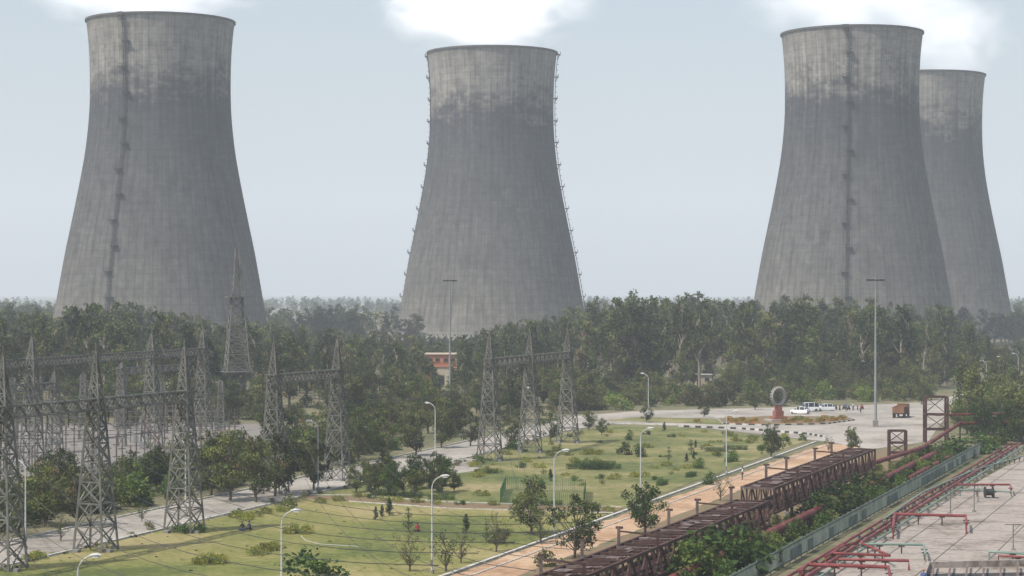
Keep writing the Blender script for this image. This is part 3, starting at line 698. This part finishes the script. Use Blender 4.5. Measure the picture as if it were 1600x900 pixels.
loop([(1380,812),(1440,770),(1520,735),(1600,712)],'greenpipe',.1,.7)
loop([(1545,862),(1620,866)],'greenpipe',.1,.6)
loop([(1560,868),(1620,872)],'redpipe',.1,.6)
mb=MB()
for p,q in ((gp(1450,888),gp(1640,884)),(gp(1450,888),gp(1435,930)),(gp(1435,930),gp(1640,930))): mb.beam(p+Vector((0,0,.3)),q+Vector((0,0,.3)),.35,M['yard'],.6)
mb.beam(gp(1450,900)+Vector((0,0,.05)),gp(1640,897)+Vector((0,0,.05)),1.6,M['kerbk'],.06)
for i in range(7): mb.beam(gp(1460+i*26,889)+Vector((0,0,.66)),gp(1455+i*27,915)+Vector((0,0,.66)),.18,M['deck'],.08)
mb.obj('concrete_trench')
def drum(px,py,name='cable_drum'):
    mb=MB(); p=gp(px,py); 
    mb.tube([p+Vector((-.45,0,.7)),p+Vector((.45,0,.7))],.4,M['steel_dark'],12)
    for s in(-.5,.45): mb.tube([p+Vector((s,0,.7)),p+Vector((s+.08,0,.7))],.7,M['steel_dark'],16)
    mb.obj(name)
drum(1545,778)
def pole(px,py,h,arm=True):
    mb=MB(); p=gp(px,py); mb.tube([p,p+Vector((0,0,h))],[.07,.05],M['steel'],6)
    if arm: mb.beam(p+Vector((-.8,0,h)),p+Vector((.8,0,h)),.08,M['steel']); mb.beam(p+Vector((0,0,h-.7)),p+Vector((.7,0,h)),.05,M['steel'])
    mb.box(p+Vector((0,0,.1)),(.4,.4,.2),M['conc']); mb.obj('utility_pole')
pole(1485,805,2.8); pole(1522,800,2.6); pole(1528,785,2); pole(1583,860,2.5)
# ------------------------------------------------ monument
mb=MB(); M['brick']=noisemat('red_monument_stone',var((.28,.11,.075),.2),.8); M['stone']=noisemat('pale_stone',var((.34,.32,.29),.15),1.2)
p=gp(1216,658)
for i,(w,h,z) in enumerate(((4.4,.4,.2),(2.8,.5,.65),(1.7,1.1,1.45),(1.2,.9,2.45))): mb.box(p+Vector((0,0,z)),(w,w*.8,h),M['brick'] if i!=0 else M['stone'],.3)
def torus(c,R,r,rz,mat,n=40,m=10,sx=1):
    vs=[];fs=[];Rm=Matrix.Rotation(rz,3,'Z')
    for i in range(n):
        a=2*math.pi*i/n
        for j in range(m):
            b=2*math.pi*j/m; v=Vector(((R+r*math.cos(b))*math.cos(a)*sx,r*1.2*math.sin(b),(R+r*math.cos(b))*math.sin(a))); vs.append(Vector(c)+Rm@v)
    for i in range(n):
        for j in range(m): fs.append((i*m+j,((i+1)%n)*m+j,((i+1)%n)*m+(j+1)%m,i*m+(j+1)%m))
    mb.add(vs,fs,mat)
cc=p+Vector((0,0,4.75)); torus(cc,1.6,.26,.6,M['stone']); torus(cc,1.12,.07,.6,M['steel'])
for k in range(24):
    a=2*math.pi*k/24; R=Matrix.Rotation(.6,3,'Z'); d=R@Vector((math.cos(a),0,math.sin(a))); mb.beam(cc+d*1.8,cc+d*2.05,.22,M['stone']); 
    if k%3==0: mb.beam(cc+d*1.12,cc+d*1.4,.08,M['steel'])
mb.obj('ring_monument')
# ------------------------------------------------ buildings
mb=MB(); M['orange']=noisemat('orange_wall',var((.38,.17,.10),.12),.4); M['cream']=noisemat('cream_wall',var((.50,.42,.32),.1),.4); M['glass']=noisemat('window_glass',var((.03,.04,.05)),.4,rough=.15,spec=.5)
e=empty('pump_house',gd(690,548))
mb.box((0,4,4.0),(8.4,8,8.0),M['orange']); mb.box((0,4,8.15),(9,8.6,.3),M['cream']); mb.obj('walls',e)
mb=MB(); mb.box((0,-1.2,2.4),(5,2.4,4.8),M['cream']); mb.box((0,-1.2,4.9),(5.4,2.8,.25),M['orange']); mb.obj('porch',e)
mb=MB()
for x in(-3,-1.1,1.1,3): mb.box((x,-.02,6.6),(1.1,.12,.9),M['glass']); mb.box((x,-.06,6.05),(1.3,.16,.1),M['orange'])
mb.box((0,-2.42,1.3),(1.6,.1,2.6),M['glass']); mb.obj('windows',e)
mb=MB(); mb.box((0,0,1.4),(4.5,3,2.8),M['cream']); mb.box((0,0,2.9),(5,3.6,.2),M['lamp']); mb.box((-1.2,-1.52,1.1),(1,.06,2.1),M['glass']); mb.box((1,-1.52,1.6),(1.2,.06,.9),M['glass']); mb.obj('guard_hut',None,gp(1098,602))
mb=MB(); mb.box((0,0,1.5),(6,4,3),M['cream']); mb.box((0,0,3.1),(6.6,4.6,.2),M['conc']); mb.box((-1.5,-2.02,1.1),(1,.06,2.1),M['glass']); mb.box((1.5,-2.02,1.7),(1.3,.06,1),M['glass']); mb.obj('control_hut',None,gd(548,330))
mb=MB(); C=[gp(782,786),gp(912,792),gp(915,770),(gp(790,765))]
for k in range(4):
    a,b=C[k],C[(k+1)%4]; n=max(2,int((b-a).length/1.5))
    for i in range(n+1): q=a.lerp(b,i/n); mb.beam(q,q+Vector((0,0,1.7)),.05,M['net'])
    for z in[.2+.15*j for j in range(11)]: mb.beam(a+Vector((0,0,z)),b+Vector((0,0,z)),.03,M['net'])
    for i in range(n*6): q=a.lerp(b,i/(n*6)); mb.beam(q,q+Vector((0,0,1.7)),.025,M['net'])
mb.obj('net_enclosure')
mb=MB(); pts=[(470,838),(478,846),(500,851),(530,853),(560,855)]
mb.tube([gp(x,y)+Vector((0,0,.07)) for x,y in pts],.03,M['lamp'],6); mb.obj('garden_hose')
# ------------------------------------------------ vehicles
M['white']=noisemat('white_car_paint',var((.75,.75,.74),.04),.3,rough=.3,spec=.5); M['tyre']=noisemat('tyre_rubber',var((.03,.03,.03)),.6); M['orangep']=noisemat('truck_paint',var((.22,.11,.06),.2),.4,rough=.6); M['blackp']=noisemat('dark_paint',var((.03,.03,.035)),.4,rough=.3,spec=.5)
def wheel(mb,c,r,w,ax='y'):
    c=Vector(c); d=Vector((0,w/2,0)); mb.tube([c-d,c+d],r,M['tyre'],16); mb.tube([c-d*1.04,c+d*1.04],r*.55,M['steel'],10)
def car(name,loc,rz,st,paint,wb=1.3):
    mb=MB(); rings=[]
    for x,zl,zb,zr,hw,hr in st: rings.append([(x,-hw,zl),(x,-hw*1.02,(zl+zb)/2),(x,-hw*.97,zb),(x,-hr,zr),(x,hr,zr),(x,hw*.97,zb),(x,hw*1.02,(zl+zb)/2),(x,hw,zl)])
    for i in range(len(rings)-1):
        a,b=rings[i],rings[i+1]
        for k in range(8):
            k2=(k+1)%8; gl=(k in(2,4)) and (st[i][3]-st[i][2]>.25 or st[i+1][3]-st[i+1][2]>.25)
            if k==3 and abs(st[i][3]-st[i+1][3])>.25: gl=True
            mb.add([a[k],a[k2],b[k2],b[k]],[(0,3,2,1)],M['glass'] if gl else paint)
    mb.add(rings[0],[tuple(range(8))],paint); mb.add(rings[-1],[tuple(range(8))[::-1]],paint)
    for s in [s for s in st if s[3]-s[2]>.4]:
        for sg in(-1,1): mb.beam((s[0],sg*s[4]*.985,s[2]),(s[0],sg*(s[5]+.015),s[3]),.09,paint)
    for x in(-wb,wb):
        for y in(-1,1): wheel(mb,(x,y*(st[0][4]-.06),.32),.32,.22)
    for y in(-.55,.55): mb.box((st[-1][0]+.01,y,.68),(.05,.3,.16),M['lampgl']); mb.box((st[0][0]-.01,y,.78),(.05,.2,.25),M['brick'])
    for z,x in((.42,st[0][0]-.04),(.42,st[-1][0]+.04)): mb.box((x,0,z),(.12,1.45,.18),M['blackp'])
    mb.obj(name,None,loc,rz)
van=[(-2.0,.3,.9,.95,.78,.7),(-1.95,.25,1.0,1.75,.80,.68),(-.9,.22,1.0,1.88,.82,.70),(.3,.22,1.0,1.88,.82,.70),(1.1,.22,1.0,1.78,.82,.68),(1.65,.25,.98,1.08,.80,.66),(2.0,.3,.8,.85,.75,.65)]
hatch=[(-1.85,.3,.85,.9,.76,.66),(-1.75,.22,.92,1.15,.80,.64),(-1.3,.2,.92,1.45,.82,.60),(-.2,.2,.92,1.5,.82,.60),(.5,.2,.9,1.42,.82,.60),(1.0,.22,.88,.96,.82,.66),(1.75,.25,.78,.82,.78,.6),(1.9,.3,.65,.68,.7,.55)]
car('parked_van',gp(1264,643),math.pi+.15,van,M['white']); car('parked_car',gp(1290,642),math.pi+.1,hatch,M['white']); car('parked_car',gp(1250,647),2.6,hatch,M['white'])
def moto(loc,rz):
    mb=MB(); R=.3
    for x in(-.65,.65): mb.tube([(x,-.05,R),(x,.05,R)],R,M['tyre'],14)
    mb.tube([(.65,0,R),(.45,0,.95)],.04,M['steel'],6); mb.beam((.4,-.33,1.0),(.4,.33,1.0),.04,M['steel_dark'])
    mb.tube([(-.7,0,.72),(-.2,0,.75),(.05,0,.85),(.35,0,.85)],[.08,.12,.16,.08],M['blackp'],8); mb.box((0,0,.42),(.5,.22,.35),M['steel_dark']); mb.tube([(-.65,0,R),(-.1,0,.4),(.4,0,.8)],.04,M['steel'],5)
    mb.obj('motorcycle',None,loc,rz)
for i,x in enumerate((1306,1312,1319,1326,1333,1340,1347)): moto(gp(x,640+(i%2)),1.2+random.uniform(-.3,.3))
mb=MB()
mb.box((2.3,0,1.5),(1.6,2.2,1.9),M['orangep']); mb.box((2.45,0,1.95),(1.36,2.24,.6),M['glass']); mb.box((2.2,0,2.55),(1.5,2.1,.15),M['orangep'])
mb.box((-.8,0,.9),(4.6,2.3,.2),M['steel_dark'])
for s in(-1,1): mb.box((-.8,s*1.13,1.6),(4.6,.08,1.2),M['orangep']); 
mb.box((-3.1,0,1.6),(.08,2.3,1.2),M['orangep']); mb.box((1.45,0,1.7),(.08,2.3,1.4),M['orangep'])
for i in range(7): mb.box((-2.9+i*.68,-1.19,1.6),(.08,.06,1.2),M['steel_dark'])
for x in(2.3,-1.6,-2.5):
    for y in(-1,1): wheel(mb,(x,y,.5),.5,.3)
mb.obj('cargo_truck',None,gp(1408,652),1.2)
# ------------------------------------------------ people
M['skin']=noisemat('skin',var((.25,.13,.08),.1),2); M['hair']=noisemat('hair',var((.02,.015,.01)),2)
def person(name,loc,rz,pose,top,leg,hat=None):
    e=empty(name,loc,rz)
    if pose=='stand':
        J={'pel':(0,0,.93),'sp':(0,0,1.15),'ch':(0,0,1.36),'nk':(0,0,1.5),'hd':(0,.01,1.6),'lh':(-.1,0,.9),'lk':(-.11,.03,.5),'la':(-.12,0,.1),'lt':(-.13,.16,.04),'rh':(.1,0,.9),'rk':(.11,.03,.5),'ra':(.12,-.04,.1),'rt':(.13,.12,.04),
           'ls':(-.2,0,1.42),'le':(-.26,.0,1.13),'lw':(-.28,.08,.88),'rs':(.2,0,1.42),'re':(.26,0,1.13),'rw':(.28,.08,.88)}
    else:
        J={'pel':(0,0,.14),'sp':(0,.03,.36),'ch':(0,.07,.58),'nk':(0,.1,.72),'hd':(0,.12,.82),'lh':(-.12,.02,.13),'lk':(-.3,.4,.2),'la':(.0,.48,.08),'lt':(.12,.5,.05),'rh':(.12,.02,.13),'rk':(.3,.4,.2),'ra':(.02,.4,.08),'rt':(-.12,.42,.05),
           'ls':(-.19,.08,.63),'le':(-.27,.18,.38),'lw':(-.2,.38,.28),'rs':(.19,.08,.63),'re':(.27,.18,.38),'rw':(.2,.38,.28)}
    hz=J['hd'][2]+.04
    def skin(nm,chain,rad,mat):
        ks=list(rad.keys()); me=bpy.data.meshes.new(nm); me.from_pydata([J[k] for k in ks],[(ks.index(a),ks.index(b)) for a,b in chain],[])
        o=inst(nm,me,(0,0,0),1,0,e); me.materials.append(mat)
        m=o.modifiers.new('s','SKIN')
        for i,k in enumerate(ks): me.skin_vertices[0].data[i].radius=(rad[k],rad[k]*.85)
        me.skin_vertices[0].data[0].use_root=True
        o.modifiers.new('u','SUBSURF').levels=1; o.modifiers['u'].render_levels=1
    skin('torso',[('pel','sp'),('sp','ch'),('ch','nk'),('ch','ls'),('ls','le'),('ch','rs'),('rs','re')],{'pel':.16,'sp':.14,'ch':.17,'nk':.07,'ls':.075,'le':.055,'rs':.075,'re':.055},top)
    skin('forearms_l',[('le','lw')],{'le':.045,'lw':.03},M['skin']); skin('forearms_r',[('re','rw')],{'re':.045,'rw':.03},M['skin'])
    skin('legs',[('pel','lh'),('lh','lk'),('lk','la'),('la','lt'),('pel','rh'),('rh','rk'),('rk','ra'),('ra','rt')],{'pel':.14,'lh':.1,'lk':.07,'la':.05,'lt':.035,'rh':.1,'rk':.07,'ra':.05,'rt':.035},leg)
    def ell(nm,c,r,mat):
        bpy.ops.mesh.primitive_uv_sphere_add(segments=16,ring_count=10,radius=1,location=c); o=bpy.context.object; o.name=nm; o.scale=r; o.data.materials.append(mat); o.parent=e
        for q in o.data.polygons: q.use_smooth=True
    x,y,_=J['hd']; ell('head',(x,y,hz),(.078,.095,.115),M['skin']); ell('hair',(x,y-.02,hz+.03),(.085,.095,.105),hat or M['hair']); ell('nose',(x,y+.095,hz-.01),(.014,.02,.022),M['skin'])
    for s in(-1,1): ell('eye',(x+s*.03,y+.085,hz+.01),(.012,.01,.008),M['hair']); ell('ear',(x+s*.08,y,hz),(.012,.022,.03),M['skin'])
    for w in('lw','rw'):
        W=Vector(J[w]); mbh=MB(); mbh.tube([W,W+Vector((0,.02,-.07))],[.03,.035],M['skin'],8)
        for i in range(4): mbh.tube([W+Vector((0,-.02+.014*i,-.07)),W+Vector((.01,-.012+.014*i,-.12)),W+Vector((.02,0+.014*i,-.15-.01*(i in(1,2))))],[.009,.008,.006],M['skin'],5)
        mbh.tube([W+Vector((0,.03,-.03)),W+Vector((.01,.06,-.08))],[.011,.008],M['skin'],5); mbh.obj('hand',e)
cl=lambda n,c: noisemat(n,var(c,.1),2)
C1=cl('red_cloth',(.4,.05,.05)); C2=cl('blue_cloth',(.08,.12,.25)); C3=cl('white_cloth',(.6,.6,.58)); C4=cl('dark_cloth',(.03,.03,.04)); C5=cl('orange_helmet',(.7,.12,.03))
person('seated_person',gp(653,831),.6,'sit',C1,C4); person('seated_person',gp(380,829),2.6,'sit',C4,C2); person('seated_person',gp(391,828),2.2,'sit',C2,C4)
person('standing_worker',gp(1443,922),2.5,'stand',C2,C4,C5); person('pedestrian',gp(1160,750),1.5,'stand',C3,C4); person('pedestrian',gp(1333,642),.5,'stand',C3,C2); person('pedestrian',gp(1322,643),3,'stand',C2,C4); person('pedestrian',gp(1345,645),2,'stand',C1,C4)
# ------------------------------------------------ world, sun, camera
sd=Vector((-.88,-.55,1.55)).normalized(); el=math.asin(sd.z); az=math.atan2(sd.x,sd.y)
w=bpy.data.worlds.new('World'); scene.world=w; w.use_nodes=True; nt=w.node_tree; bg=nt.nodes['Background']; sk=N(nt,'ShaderNodeTexSky'); sk.sky_type='NISHITA'; sk.sun_disc=False
sk.sun_elevation=el; sk.sun_rotation=az; sk.air_density=1.2; sk.dust_density=3.0; sk.ozone_density=2.0; nt.links.new(sk.outputs[0],bg.inputs[0]); bg.inputs[1].default_value=.15
sl=bpy.data.lights.new('sun','SUN'); sl.energy=5.0; sl.angle=math.radians(.6); sl.color=(1,.95,.87); so=bpy.data.objects.new('sun',sl); scene.collection.objects.link(so); so.rotation_euler=sd.to_track_quat('Z','Y').to_euler()
cd=bpy.data.cameras.new('camera'); cd.sensor_width=36; cd.lens=72; cd.clip_end=60000; cd.clip_start=1; co=bpy.data.objects.new('camera',cd); scene.collection.objects.link(co)
co.location=(0,0,CH); co.rotation_euler=(math.radians(90)+5/F,0,0); scene.camera=co
scene.view_settings.view_transform='Standard'; scene.view_settings.look='None'; scene.view_settings.exposure=0
